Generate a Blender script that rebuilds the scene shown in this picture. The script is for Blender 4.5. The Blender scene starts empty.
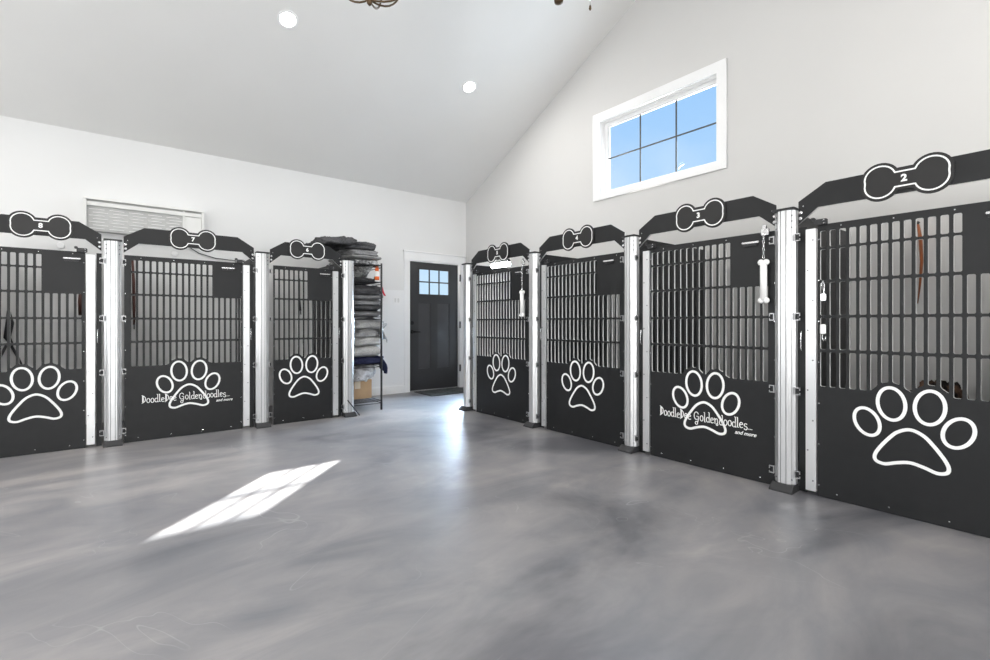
import bpy, bmesh, math, random
from mathutils import Vector, Matrix, noise
random.seed(7)
PI = math.pi
SC = bpy.context.scene
COL = SC.collection

# ------------------------------------------------------------------ materials
def _mat(name):
    m = bpy.data.materials.new(name); m.use_nodes = True
    nt = m.node_tree; b = nt.nodes['Principled BSDF']
    return m, nt, b

def plain(name, col, rough=0.5, metal=0.0, var=0.06, scale=6.0, bump=0.0, bscale=80.0, spec=0.5, coat=0.0):
    m, nt, b = _mat(name)
    tc = nt.nodes.new('ShaderNodeTexCoord')
    n = nt.nodes.new('ShaderNodeTexNoise'); n.inputs['Scale'].default_value = scale; n.inputs['Detail'].default_value = 4
    nt.links.new(tc.outputs['Object'], n.inputs['Vector'])
    r = nt.nodes.new('ShaderNodeValToRGB')
    lo = [max(0, c * (1 - var)) for c in col]; hi = [min(1, c * (1 + var)) for c in col]
    r.color_ramp.elements[0].position = .3; r.color_ramp.elements[1].position = .7
    r.color_ramp.elements[0].color = (*lo, 1); r.color_ramp.elements[1].color = (*hi, 1)
    nt.links.new(n.outputs['Fac'], r.inputs['Fac']); nt.links.new(r.outputs['Color'], b.inputs['Base Color'])
    b.inputs['Roughness'].default_value = rough; b.inputs['Metallic'].default_value = metal
    b.inputs['Specular IOR Level'].default_value = spec
    b.inputs['Coat Weight'].default_value = coat
    if bump > 0:
        n2 = nt.nodes.new('ShaderNodeTexNoise'); n2.inputs['Scale'].default_value = bscale; n2.inputs['Detail'].default_value = 3
        nt.links.new(tc.outputs['Object'], n2.inputs['Vector'])
        bp = nt.nodes.new('ShaderNodeBump'); bp.inputs['Strength'].default_value = bump; bp.inputs['Distance'].default_value = .01
        nt.links.new(n2.outputs['Fac'], bp.inputs['Height']); nt.links.new(bp.outputs['Normal'], b.inputs['Normal'])
    return m

def emit(name, col, s):
    m, nt, b = _mat(name)
    b.inputs['Base Color'].default_value = (*col, 1)
    b.inputs['Emission Color'].default_value = (*col, 1); b.inputs['Emission Strength'].default_value = s
    return m

def glass(name):
    m = bpy.data.materials.new(name); m.use_nodes = True; nt = m.node_tree; nt.nodes.clear()
    o = nt.nodes.new('ShaderNodeOutputMaterial'); mx = nt.nodes.new('ShaderNodeMixShader')
    t = nt.nodes.new('ShaderNodeBsdfTransparent'); g = nt.nodes.new('ShaderNodeBsdfGlossy')
    t.inputs['Color'].default_value = (.95, .97, .98, 1); g.inputs['Roughness'].default_value = .02
    f = nt.nodes.new('ShaderNodeFresnel'); f.inputs['IOR'].default_value = 1.12
    nt.links.new(f.outputs[0], mx.inputs[0]); nt.links.new(t.outputs[0], mx.inputs[1]); nt.links.new(g.outputs[0], mx.inputs[2])
    nt.links.new(mx.outputs[0], o.inputs['Surface'])
    return m

def floor_material():
    m, nt, b = _mat('epoxy_floor')
    N = nt.nodes.new; L = nt.links.new
    tc = N('ShaderNodeTexCoord')
    mp = N('ShaderNodeMapping'); mp.inputs['Rotation'].default_value = (0, 0, .6); mp.inputs['Scale'].default_value = (1.0, .55, 1)
    L(tc.outputs['Object'], mp.inputs['Vector'])
    n1 = N('ShaderNodeTexNoise'); n1.inputs['Scale'].default_value = .85; n1.inputs['Detail'].default_value = 6; n1.inputs['Roughness'].default_value = .55; n1.inputs['Distortion'].default_value = .7
    L(mp.outputs[0], n1.inputs['Vector'])
    r1 = N('ShaderNodeValToRGB'); cr = r1.color_ramp
    cr.elements[0].position = .36; cr.elements[0].color = (.110, .112, .125, 1)
    cr.elements[1].position = .66; cr.elements[1].color = (.36, .345, .34, 1)
    e = cr.elements.new(.47); e.color = (.215, .215, .226, 1)
    e = cr.elements.new(.58); e.color = (.265, .260, .266, 1)
    L(n1.outputs['Fac'], r1.inputs['Fac'])
    n2 = N('ShaderNodeTexNoise'); n2.inputs['Scale'].default_value = 2.4; n2.inputs['Detail'].default_value = 8; n2.inputs['Roughness'].default_value = .6; n2.inputs['Distortion'].default_value = 1.6
    L(mp.outputs[0], n2.inputs['Vector'])
    r2 = N('ShaderNodeValToRGB'); r2.color_ramp.elements[0].position = .3; r2.color_ramp.elements[0].color = (.76, .77, .80, 1)
    r2.color_ramp.elements[1].position = .7; r2.color_ramp.elements[1].color = (1.17, 1.13, 1.10, 1)
    L(n2.outputs['Fac'], r2.inputs['Fac'])
    mu = N('ShaderNodeMix'); mu.data_type = 'RGBA'; mu.blend_type = 'MULTIPLY'; mu.inputs[0].default_value = 1
    L(r1.outputs[0], mu.inputs[6]); L(r2.outputs[0], mu.inputs[7])
    # fine trowel scratches: thin iso-lines of a stretched noise
    n3 = N('ShaderNodeTexNoise'); n3.inputs['Scale'].default_value = .9; n3.inputs['Detail'].default_value = 2; n3.inputs['Distortion'].default_value = 2.5
    L(tc.outputs['Object'], n3.inputs['Vector'])
    s = N('ShaderNodeMath'); s.operation = 'SUBTRACT'; s.inputs[1].default_value = .56; L(n3.outputs['Fac'], s.inputs[0])
    a = N('ShaderNodeMath'); a.operation = 'ABSOLUTE'; L(s.outputs[0], a.inputs[0])
    k = N('ShaderNodeMapRange'); k.inputs['From Min'].default_value = 0; k.inputs['From Max'].default_value = .004; k.inputs['To Min'].default_value = .30; k.inputs['To Max'].default_value = 0
    L(a.outputs[0], k.inputs['Value'])
    n4 = N('ShaderNodeTexNoise'); n4.inputs['Scale'].default_value = 1.7; L(tc.outputs['Object'], n4.inputs['Vector'])
    k2 = N('ShaderNodeMapRange'); k2.inputs['From Min'].default_value = .5; k2.inputs['From Max'].default_value = .62
    L(n4.outputs['Fac'], k2.inputs['Value'])
    mm = N('ShaderNodeMath'); mm.operation = 'MULTIPLY'; L(k.outputs[0], mm.inputs[0]); L(k2.outputs[0], mm.inputs[1])
    mx = N('ShaderNodeMix'); mx.data_type = 'RGBA'; L(mm.outputs[0], mx.inputs[0]); L(mu.outputs[2], mx.inputs[6]); mx.inputs[7].default_value = (.5, .5, .5, 1)
    L(mx.outputs[2], b.inputs['Base Color'])
    rr = N('ShaderNodeMapRange'); rr.inputs['To Min'].default_value = .30; rr.inputs['To Max'].default_value = .46; L(n2.outputs['Fac'], rr.inputs['Value'])
    L(rr.outputs[0], b.inputs['Roughness'])
    b.inputs['Specular IOR Level'].default_value = .55
    bp = N('ShaderNodeBump'); bp.inputs['Strength'].default_value = .12; bp.inputs['Distance'].default_value = .02
    L(n2.outputs['Fac'], bp.inputs['Height']); L(bp.outputs[0], b.inputs['Normal'])
    return m

def rug_material(name, c1, c2, scale=90):
    m, nt, b = _mat(name)
    N = nt.nodes.new; L = nt.links.new
    tc = N('ShaderNodeTexCoord'); n = N('ShaderNodeTexNoise'); n.inputs['Scale'].default_value = scale; n.inputs['Detail'].default_value = 3
    L(tc.outputs['Object'], n.inputs['Vector'])
    n0 = N('ShaderNodeTexNoise'); n0.inputs['Scale'].default_value = 9; n0.inputs['Detail'].default_value = 3
    L(tc.outputs['Object'], n0.inputs['Vector'])
    ad = N('ShaderNodeMath'); ad.operation = 'ADD'; L(n.outputs['Fac'], ad.inputs[0]); L(n0.outputs['Fac'], ad.inputs[1])
    hf = N('ShaderNodeMath'); hf.operation = 'MULTIPLY'; hf.inputs[1].default_value = .5; L(ad.outputs[0], hf.inputs[0])
    r = N('ShaderNodeValToRGB'); r.color_ramp.elements[0].position = .38; r.color_ramp.elements[1].position = .62
    r.color_ramp.elements[0].color = (*c1, 1); r.color_ramp.elements[1].color = (*c2, 1)
    L(hf.outputs[0], r.inputs['Fac']); L(r.outputs[0], b.inputs['Base Color'])
    b.inputs['Roughness'].default_value = .95; b.inputs['Specular IOR Level'].default_value = .1
    bp = N('ShaderNodeBump'); bp.inputs['Strength'].default_value = .6; bp.inputs['Distance'].default_value = .01
    L(n.outputs['Fac'], bp.inputs['Height']); L(bp.outputs[0], b.inputs['Normal'])
    return m

M = {}
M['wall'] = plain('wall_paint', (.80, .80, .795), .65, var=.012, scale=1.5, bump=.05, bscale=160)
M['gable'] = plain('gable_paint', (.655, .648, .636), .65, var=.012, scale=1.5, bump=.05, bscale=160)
M['wainscot'] = plain('white_wall_board', (.88, .885, .89), .30, var=.01, scale=2)
M['ceil'] = plain('ceiling_paint', (.81, .805, .79), .8, var=.015, scale=1.2, bump=.05, bscale=120)
M['trim'] = plain('white_trim_paint', (.90, .90, .90), .35, var=.01)
M['floor'] = floor_material()
M['black'] = plain('black_plastic_board', (.0115, .012, .013), .45, var=.10, scale=14, bump=.10, bscale=420, spec=.35)
M['bone'] = plain('black_sign_board', (.010, .0095, .0095), .5, var=.10, scale=14)
M['core'] = plain('white_plastic_core', (.74, .74, .73), .5, var=.02)
M['white'] = plain('white_engraving', (.93, .93, .92), .5, var=.01)
M['alu'] = plain('satin_aluminium', (.74, .745, .75), .32, metal=.72, var=.03, scale=3)
M['steel'] = plain('grey_steel', (.50, .50, .51), .35, metal=.9, var=.05)
M['groove'] = plain('post_groove', (.22, .22, .23), .5, metal=.4)
M['chrome'] = plain('polished_steel', (.82, .82, .83), .16, metal=1.0, var=.02)
M['rubber'] = plain('black_foot_rubber', (.028, .028, .03), .6, bump=.2, bscale=60)
M['iron'] = plain('black_iron', (.022, .022, .024), .38, metal=.2)
M['bronze'] = plain('brown_bronze_wire', (.10, .065, .035), .4, metal=.7)
M['door'] = plain('black_door_paint', (.034, .034, .036), .34, var=.08, scale=3, coat=.25)
M['hardware'] = plain('matt_black_hardware', (.006, .006, .006), .5, spec=.3)
M['doorpanel_sheen'] = plain('door_panel_sheen', (.055, .055, .058), .30, coat=.3)  # door paint made lighter to stand in for sheen on the panels
M['glass'] = glass('window_glass')
M['pane_glow'] = emit('glowing_pane', (.75, .85, .95), .6)  # opaque pane with added glow in place of daylight through it
M['muntin'] = plain('dark_grille_bar', (.06, .065, .07), .4)
M['lens'] = emit('downlight_lens', (1, .98, .94), 14)
M['led'] = emit('led_tube', (.95, .98, 1), 30)
M['acw'] = plain('white_appliance_plastic', (.80, .80, .78), .4, var=.02)
M['acg'] = plain('grey_louvre_plastic', (.50, .50, .49), .5, var=.03)
M['acl'] = plain('light_louvre_plastic', (.86, .86, .85), .4, var=.02)
M['mat'] = rug_material('doormat_pile', (.06, .065, .065), (.12, .125, .125), 60)
M['card'] = plain('cardboard', (.50, .34, .20), .8, var=.08, scale=10)
M['tape'] = plain('parcel_tape', (.68, .60, .48), .35, var=.05)
M['orange'] = plain('orange_plastic', (.85, .16, .03), .4)
M['green'] = plain('green_print', (.10, .35, .08), .5)
M['red'] = plain('red_nylon', (.70, .02, .06), .5)
M['leather'] = plain('brown_leather', (.30, .085, .02), .5, var=.25, scale=18)
M['dleather'] = plain('dark_brown_leather', (.09, .03, .02), .5, var=.2, scale=18)
M['nylon'] = plain('black_nylon', (.015, .014, .018), .6)
M['hill'] = plain('dry_hill', (.45, .30, .20), .9, var=.25, scale=.05)
M['ground'] = plain('outdoor_gravel', (.32, .29, .25), .9, var=.2, scale=.6)
M['toy'] = plain('white_chew_plastic', (.93, .93, .92), .4, var=.01)
M['bag'] = plain('clear_grey_plastic_bag', (.62, .63, .65), .15, var=.45, scale=16, bump=.6, bscale=30)
GREYS = [rug_material('charcoal_fleece', (.045, .045, .048), (.105, .105, .11)),
         rug_material('grey_fleece', (.15, .15, .155), (.28, .28, .285)),
         rug_material('pale_grey_fleece', (.36, .36, .355), (.56, .56, .55)),
         rug_material('navy_fleece', (.016, .018, .045), (.04, .045, .095)),
         rug_material('mid_grey_fleece', (.25, .25, .25), (.42, .42, .415)),
         rug_material('speckled_grey_cloth', (.10, .10, .105), (.85, .85, .85), 34)]

# ------------------------------------------------------------------ helpers
def link(name, me, parent=None, mats=(), loc=(0, 0, 0)):
    o = bpy.data.objects.new(name, me); COL.objects.link(o); o.location = loc
    if parent is not None: o.parent = parent
    if mats and me is not None and len(me.materials) == 0:
        for m in mats: me.materials.append(m)
    return o

def tag(o, label, cat, group=None, kind=None):
    o['label'] = label; o['category'] = cat
    if group: o['group'] = group
    if kind: o['kind'] = kind
    return o

def empty(name, loc, rz, label, cat, group=None):
    o = bpy.data.objects.new(name, None); COL.objects.link(o)
    o.location = loc; o.rotation_euler = (0, 0, rz); o.empty_display_size = .1
    return tag(o, label, cat, group)

def struct(o): o['kind'] = 'structure'; return o

def bm_mesh(name, bm, smooth=False):
    me = bpy.data.meshes.new(name); bm.normal_update(); bm.to_mesh(me); bm.free()
    if smooth:
        for p in me.polygons: p.use_smooth = True
    return me

def add_box(bm, x0, x1, y0, y1, z0, z1, bev=0.0):
    r = bmesh.ops.create_cube(bm, size=1)
    vs = r['verts']
    for v in vs:
        v.co = Vector(((x0 + x1) / 2 + v.co.x * (x1 - x0), (y0 + y1) / 2 + v.co.y * (y1 - y0), (z0 + z1) / 2 + v.co.z * (z1 - z0)))
    if bev > 0:
        es = {e for v in vs for e in v.link_edges}
        bmesh.ops.bevel(bm, geom=list(es), offset=bev, segments=2, affect='EDGES', clamp_overlap=True)

def box(name, b, mat, parent=None, bev=0.0):
    bm = bmesh.new(); add_box(bm, *b, bev); return link(name, bm_mesh(name, bm), parent, [mat])

def frame(d):
    d = d.normalized(); a = Vector((0, 0, 1)) if abs(d.z) < .9 else Vector((1, 0, 0))
    u = d.cross(a).normalized(); return u, d.cross(u).normalized()

def add_tube(bm, pts, r, seg=8, closed=False, flat=1.0):
    pts = [Vector(p) for p in pts]; rings = []; n = len(pts); pu = None
    for i, p in enumerate(pts):
        if closed: d = pts[(i + 1) % n] - pts[i - 1]
        else: d = pts[min(i + 1, n - 1)] - pts[max(i - 1, 0)]
        d.normalize()
        if pu is None: u, w = frame(d)
        else:
            u = (pu - d * pu.dot(d)).normalized(); w = d.cross(u)
        pu = u
        rr = r[i] if isinstance(r, (list, tuple)) else r
        rings.append([bm.verts.new(p + u * math.cos(2 * PI * k / seg) * rr + w * math.sin(2 * PI * k / seg) * rr * flat) for k in range(seg)])
    m = n if closed else n - 1
    for i in range(m):
        a, b = rings[i], rings[(i + 1) % n]
        for k in range(seg):
            bm.faces.new((a[k], a[(k + 1) % seg], b[(k + 1) % seg], b[k]))
    if not closed:
        bm.faces.new(list(reversed(rings[0]))); bm.faces.new(rings[-1])

def tube(name, pts, r, mat, parent=None, seg=8, closed=False, flat=1.0):
    bm = bmesh.new(); add_tube(bm, pts, r, seg, closed, flat); bmesh.ops.recalc_face_normals(bm, faces=bm.faces)
    return link(name, bm_mesh(name, bm, True), parent, [mat])

def add_lathe(bm, prof, c=(0, 0, 0), seg=24, axis='Z'):
    rings = []
    for r, h in prof:
        ring = []
        for k in range(seg):
            a = 2 * PI * k / seg; p = (r * math.cos(a), r * math.sin(a), h)
            if axis == 'Y': p = (p[0], p[2], p[1])
            if axis == 'X': p = (p[2], p[0], p[1])
            ring.append(bm.verts.new(Vector(p) + Vector(c)))
        rings.append(ring)
    for a, b in zip(rings, rings[1:]):
        for k in range(seg): bm.faces.new((a[k], a[(k + 1) % seg], b[(k + 1) % seg], b[k]))
    bm.faces.new(list(reversed(rings[0]))); bm.faces.new(rings[-1])
    bmesh.ops.recalc_face_normals(bm, faces=bm.faces)

def lathe(name, prof, mat, parent=None, c=(0, 0, 0), seg=24, axis='Z', smooth=True):
    bm = bmesh.new(); add_lathe(bm, prof, c, seg, axis)
    me = bm_mesh(name, bm, False)
    if smooth:
        for p in me.polygons: p.use_smooth = len(p.vertices) == 4
    return link(name, me, parent, [mat])

def curve_mesh(name, loops, t, y0=0.0):
    """Fill 2D loops (holes by even-odd), give thickness t; result stands in local XZ, front face at y=y0, body to y0+t."""
    cu = bpy.data.curves.new('tmp', 'CURVE'); cu.dimensions = '2D'; cu.fill_mode = 'BOTH'; cu.extrude = t / 2
    for lp in loops:
        s = cu.splines.new('POLY'); s.points.add(len(lp) - 1)
        for i, (a, b) in enumerate(lp): s.points[i].co = (a, b, 0, 1)
        s.use_cyclic_u = True
    return _cv(name, cu, t, y0)

def _cv(name, cu, t, y0):
    ob = bpy.data.objects.new('tmp', cu); me = bpy.data.meshes.new_from_object(ob)
    me.name = name
    me.transform(Matrix(((1, 0, 0, 0), (0, 0, -1, y0 + t / 2), (0, 1, 0, 0), (0, 0, 0, 1))))
    bpy.data.objects.remove(ob); bpy.data.curves.remove(cu)
    me.materials.clear()
    bm = bmesh.new(); bm.from_mesh(me); bmesh.ops.remove_doubles(bm, verts=bm.verts, dist=1e-5); bmesh.ops.recalc_face_normals(bm, faces=bm.faces); bm.to_mesh(me); bm.free()
    return me

def edge_mat(me, inside=lambda c: True):
    for p in me.polygons:
        p.material_index = 1 if abs(p.normal.y) < .5 and inside(p.center) else 0

def text_mesh(name, s, size, x, z, t=.002, y0=0.0, off=0.0, shear=0.0):
    cu = bpy.data.curves.new('tmp', 'FONT'); cu.body = s; cu.size = size; cu.align_x = 'CENTER'; cu.align_y = 'CENTER'
    cu.extrude = t / 2; cu.offset = off; cu.shear = shear; cu.resolution_u = 3
    me = _cv(name, cu, t, y0)
    for v in me.vertices: v.co.x += x; v.co.z += z
    return me

def offset_loop(lp, d):
    n = len(lp); out = []
    A = sum(lp[i][0] * lp[(i + 1) % n][1] - lp[(i + 1) % n][0] * lp[i][1] for i in range(n))
    sgn = 1 if A > 0 else -1
    for i in range(n):
        p0 = Vector(lp[i - 1]); p1 = Vector(lp[i]); p2 = Vector(lp[(i + 1) % n])
        e1 = (p1 - p0).normalized(); e2 = (p2 - p1).normalized()
        n1 = Vector((e1.y, -e1.x)) * sgn; n2 = Vector((e2.y, -e2.x)) * sgn
        nn = (n1 + n2); nn = nn.normalized() if nn.length > 1e-6 else n1
        k = min(1.6, 1 / max(.4, nn.dot(n1)))
        q = p1 + nn * d * k; out.append((q.x, q.y))
    return out

def catmull(pts, k=6):
    n = len(pts); out = []
    for i in range(n):
        p = [Vector(pts[(i + j - 1) % n]) for j in range(4)]
        for s in range(k):
            t = s / k
            q = .5 * ((2 * p[1]) + (-p[0] + p[2]) * t + (2 * p[0] - 5 * p[1] + 4 * p[2] - p[3]) * t * t + (-p[0] + 3 * p[1] - 3 * p[2] + p[3]) * t ** 3)
            out.append((q.x, q.y))
    return out

def ellipse(cx, cy, a, b, ang, n=36):
    return [(cx + a * math.cos(t) * math.cos(ang) - b * math.sin(t) * math.sin(ang), cy + a * math.cos(t) * math.sin(ang) + b * math.sin(t) * math.cos(ang)) for t in (2 * PI * i / n for i in range(n))]

# ------------------------------------------------------------------ kennel fronts
TOES = [(-.190, .497, .064, .088, .40), (-.080, .612, .069, .098, .10), (.080, .612, .069, .098, -.10), (.190, .497, .064, .088, -.40)]
PADH = [(0, .491), (.058, .468), (.103, .418), (.148, .350), (.163, .305), (.150, .275), (.108, .265), (.055, .283)]
PAD = PADH + [(0, .295)] + [(-x, y) for x, y in reversed(PADH[1:])]

def paw_loops(cx, w=.0175):
    L = []
    for (x, y, a, b, ang) in TOES:
        L.append(ellipse(cx + x, y, a, b, ang)); L.append(ellipse(cx + x, y, a - w, b - w, ang))
    pad = catmull([(cx + x, y) for x, y in PAD], 6)
    L.append(pad); L.append(offset_loop(pad, -w))
    return L

def paw_top(x, cx):
    """height of the toe outline plus a margin at column x (None when clear)"""
    best = 0
    for (tx, ty, a, b, ang) in TOES:
        for (px, py) in ellipse(cx + tx, ty, a + .022, b + .022, ang, 90):
            if abs(px - x) < .006: best = max(best, py)
    return best

ROWS = [(.674, .884), (.901, 1.092), (1.107, 1.305), (1.321, 1.507), (1.521, 1.62)]

# whimsical stroke letters, x-height .5, cap height 1
def arc(cx, cy, rx, ry, a0, a1, n=10):
    return [(cx + rx * math.cos(math.radians(a0 + (a1 - a0) * i / n)), cy + ry * math.sin(math.radians(a0 + (a1 - a0) * i / n))) for i in range(n + 1)]
GL = {
 'D': (.56, [[(.08, 0), (.08, 1)], [(.17, .08), (.17, .93)], [(-.02, 1.03), (.10, .98), (.26, .88), (.42, .70), (.44, .45), (.34, .22), (.12, .06), (-.02, -.04)]]),
 'o': (.50, [arc(.22, .28, .19, .28, 0, 360, 14)]),
 'd': (.52, [arc(.20, .26, .18, .25, 0, 360, 14), [(.38, 1.0), (.38, -.02)], [(.26, 1.02), (.40, .97)], [(.38, 0), (.50, .06)]]),
 'l': (.30, [[(.10, .98), (.10, 0), (.26, .04)], [(0, 1.0), (.12, .95)]]),
 'e': (.48, [[(.04, .30), (.36, .38)] + arc(.21, .30, .18, .26, 25, 300, 12), [(.30, .06), (.40, .10)]]),
 'G': (.78, [[(.52, .88), (.58, .72)], arc(.32, .55, .28, .40, 50, 300, 14), [(.34, .50), (.60, .50), (.58, .16), (.50, -.12)] + arc(.34, -.20, .16, .16, 10, 380, 12)]),
 'n': (.60, [[(.06, .54), (.10, 0)], [(.10, .36), (.24, .54), (.38, .48), (.40, .10)] + arc(.34, -.06, .10, .10, 60, 400, 9), [(0, .55), (.12, .52)]]),
 's': (.52, [arc(.22, .42, .16, .14, 20, 250, 9) + arc(.22, .12, .17, .16, 80, -170, 9)]),
 '.': (.16, [[(.05, 0), (.05, .07)]]),
 ' ': (.30, []),
}
def ribbon(pl, w):
    """open polyline -> closed outline"""
    n = len(pl); a = []; b = []
    for i in range(n):
        d = Vector(pl[min(i + 1, n - 1)]) - Vector(pl[max(i - 1, 0)])
        if d.length < 1e-9: d = Vector((1, 0))
        d.normalize(); q = Vector((-d.y, d.x)) * w / 2; p = Vector(pl[i])
        a.append(p + q); b.append(p - q)
    return a, b
def lettering_mesh(s, x0, z0, width, h, y0, w=.0066, t=.002):
    tot = sum(GL[c][0] for c in s); sx = width / tot
    bm = bmesh.new(); x = x0
    rnd = random.Random(3)
    for c in s:
        adv, strokes = GL[c]; dz = rnd.uniform(-.05, .05) * h if c not in '. ' else 0
        for pl in strokes:
            P = [(x + px * sx, z0 + pz * h + dz) for px, pz in pl]
            a, b = ribbon(P, w)
            va = [bm.verts.new((p.x, y0, p.y)) for p in a]; vb = [bm.verts.new((p.x, y0, p.y)) for p in b]
            for i in range(len(P) - 1):
                f = bm.faces.new((va[i], vb[i], vb[i + 1], va[i + 1]))
        x += adv * sx
    r = bmesh.ops.extrude_face_region(bm, geom=list(bm.faces))
    for v in r['geom']:
        if isinstance(v, bmesh.types.BMVert): v.co.y += t
    bmesh.ops.recalc_face_normals(bm, faces=bm.faces)
    return bm_mesh('lettering', bm)

def disc(name, r, h, mat):
    bm = bmesh.new(); add_lathe(bm, [(r, 0), (r, -h * .6), (r * .6, -h)], seg=8, axis='Y'); me = bm_mesh(name, bm); me.materials.append(mat); return me
SCREW = disc('screw', .0042, .004, M['chrome'])
BOLT = disc('bolt', .011, .008, M['chrome'])
RIVET = disc('rivet', .005, .003, M['groove'])

def screw(parent, x, z, y=0, me=SCREW, name='screw'):
    return link(name, me, parent, loc=(x, y, z))

PT = .014
def make_gate(loc, rz, label, wide, alu_right, text, pshift=0.0):
    W = 1.05 if wide else .76
    g = empty('kennel_gate', loc, rz, label, 'gate', 'kennel gates')
    pw = .936 if wide else .617
    p0 = 0.006 if alu_right else .109
    if not wide: p0 = .034
    p1 = p0 + pw
    n_hi, n_lo = (13, 18) if wide else (7, 12)
    s0 = p0 + (.050 if alu_right else .014)
    if not wide: s0 = p0 + .018
    pitch = .0494; sw = .032
    pcx = (.492 if wide else .347) + (0 if alu_right else .092)
    if wide and not alu_right: pcx = .572 + pshift
    loops = [[(p0, .003), (p1, .003), (p1, 1.660), (p0, 1.660)]]
    for ri, (z0, z1) in enumerate(ROWS):
        n = n_lo if ri < 3 else n_hi
        for c in range(n):
            xa = s0 + c * pitch; xb = xa + sw; ch = .005
            if xb > p1 - .008: continue
            ba = bb = z0
            if ri == 0:
                ba = max(z0, paw_top(xa, pcx)); bb = max(z0, paw_top(xb, pcx))
            loops.append([(xa, ba + ch), (xa + ch, ba + (bb - ba) * .16), (xb - ch, bb - (bb - ba) * .16), (xb, bb + ch), (xb, z1 - ch), (xb - ch, z1), (xa + ch, z1), (xa, z1 - ch)])
    me = curve_mesh('panel', loops, PT); edge_mat(me)
    link('panel', me, g, [M['black'], M['core']])
    link('paw_emblem', curve_mesh('paw_emblem', paw_loops(pcx), .0015, -.0012), g, [M['white']])
    if text:
        link('lettering', lettering_mesh('DoodleDee Goldendoodles...', pcx - .360, .340, .70, .070, -.0034, .0055), g, [M['white']])
        link('small_lettering', text_mesh('small_lettering', 'and more', .036, pcx + .290, .308, y0=-.0034, off=.0006, shear=.35), g, [M['white']])
    # aluminium strip and dark jamb strip
    if alu_right: a0 = p1 + .008; j0 = a0 + .064; j1 = W - .002
    else: j0 = .002; j1 = .046; a0 = .047
    bm = bmesh.new(); add_box(bm, a0, a0 + .056, -.012, .030, .026, 1.640, .002)
    st = link('edge_strip', bm_mesh('edge_strip', bm), g, [M['alu']])
    for i in range(9):
        screw(st, a0 + (.012 if i % 2 else .040), .09 + i * .185, -.012, RIVET, 'rivet')
    bm = bmesh.new(); add_box(bm, j0, j1, .014, .028, .004, 1.66)
    link('jamb_strip', bm_mesh('jamb_strip', bm), g, [M['black']])
    jc = (j0 + j1) / 2
    tube('grip_slot', [(jc - .006, .012, 1.01), (jc - .010, .008, .995), (jc - .010, .008, .90), (jc - .006, .012, .885)], .0035, M['chrome'], g, 6)
    # black latch block on the top corner beside the strip
    lx = (p1 - .035) if alu_right else (p0 + .005)
    bm = bmesh.new()
    add_box(bm, lx - .02, lx + .05, -.030, -.001, 1.655, 1.690, .004); add_box(bm, lx - .035, lx - .012, -.034, -.004, 1.682, 1.702, .004)
    lt = link('latch', bm_mesh('latch', bm), g, [M['iron']])
    screw(lt, lx + .036, 1.682, -.030, SCREW, 'bolt'); screw(lt, lx + .036, 1.662, -.030, SCREW, 'bolt')
    # label clip in the plain upper corner
    cx = p0 + ((.752 if alu_right else .722) if wide else .475)
    bm = bmesh.new(); add_box(bm, cx, cx + .115, -.020, -.001, 1.594, 1.606, .004)
    link('label_clip', bm_mesh('label_clip', bm), g, [M['chrome']])
    bm = bmesh.new(); add_box(bm, cx + .008, cx + .100, -.014, -.001, 1.576, 1.593, .003)
    link('label_holder', bm_mesh('label_holder', bm), g, [M['iron']])
    # screws round the panel
    for i in range(4 if wide else 3):
        screw(g, p0 + .10 + i * (pw - .2) / (3 if wide else 2), .036)
        screw(g, p0 + .12 + i * (pw - .2) / (3 if wide else 2), 1.640)
    for i in range(7):
        screw(g, p1 - .009, .07 + i * .25); screw(g, p0 + .009 if alu_right or not wide else p0 + .006, .07 + i * .25)
    return g

def bone_loop(cx, cz, L=.182, r=.073, h=.044, grow=0.0):
    """outline of a bone: shaft with two double-lobed ends"""
    pts = []
    R = r + grow; dz = .019
    lx = L - r
    hh = h + grow
    # right end, going counter-clockwise from the lower shaft corner
    def lobe(sx, sz, a0, a1, n=12):
        return [(cx + sx * lx + R * math.cos(math.radians(a0 + (a1 - a0) * i / n)), cz + sz * dz + R * math.sin(math.radians(a0 + (a1 - a0) * i / n))) for i in range(n + 1)]
    # intersection of the lower-right lobe with the shaft edge z=-hh
    s = max(-1, min(1, (-hh + dz) / R)); a_in = 180 - math.degrees(math.asin(s))
    m = math.degrees(math.asin(min(1, dz / R))) if dz < R else 90
    pts += lobe(1, -1, a_in, 360 + m - 4, 14)
    pts += lobe(1, 1, -m + 4, 360 - a_in, 14)
    left = [(2 * cx - x, z) for x, z in pts]
    return pts + list(reversed(left))

def make_arch(loc, rz, label, wide, num):
    W = 1.05 if wide else .76
    a = empty('kennel_arch', loc, rz, label, 'arch', 'arched headers over the kennel gates')
    out = [(0.003, 1.68), (.110, 1.770), (W - .110, 1.770), (W - .003, 1.68), (W - .003, 1.822), (W - .15, 1.914), (.15, 1.914), (.003, 1.822)]
    me = curve_mesh('header_board', [out], PT); edge_mat(me, lambda c: c.z < 1.80)
    link('header_board', me, a, [M['black'], M['core']])
    cx = W / 2
    bl = bone_loop(cx, 1.848)
    b = link('bone_sign', curve_mesh('bone_sign', [bone_loop(cx, 1.848, grow=.014)], .012, -.0125), a, [M['bone']])
    link('bone_outline', curve_mesh('bone_outline', [bl, offset_loop(bl, -.0078)], .0015, -.0138), b, [M['white']])
    link('number', text_mesh('number', num, .052, cx - .004, 1.848, .0015, -.0138, off=.0022), b, [M['white']])
    for x, z in ((.03, 1.79), (W - .03, 1.79), (cx - .17, 1.782), (cx + .17, 1.782)): screw(a, x, z)
    for x in (.016, W - .016):
        for z in (1.752, 1.715): screw(a, x, z, 0, BOLT, 'bolt')
    return a

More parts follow.
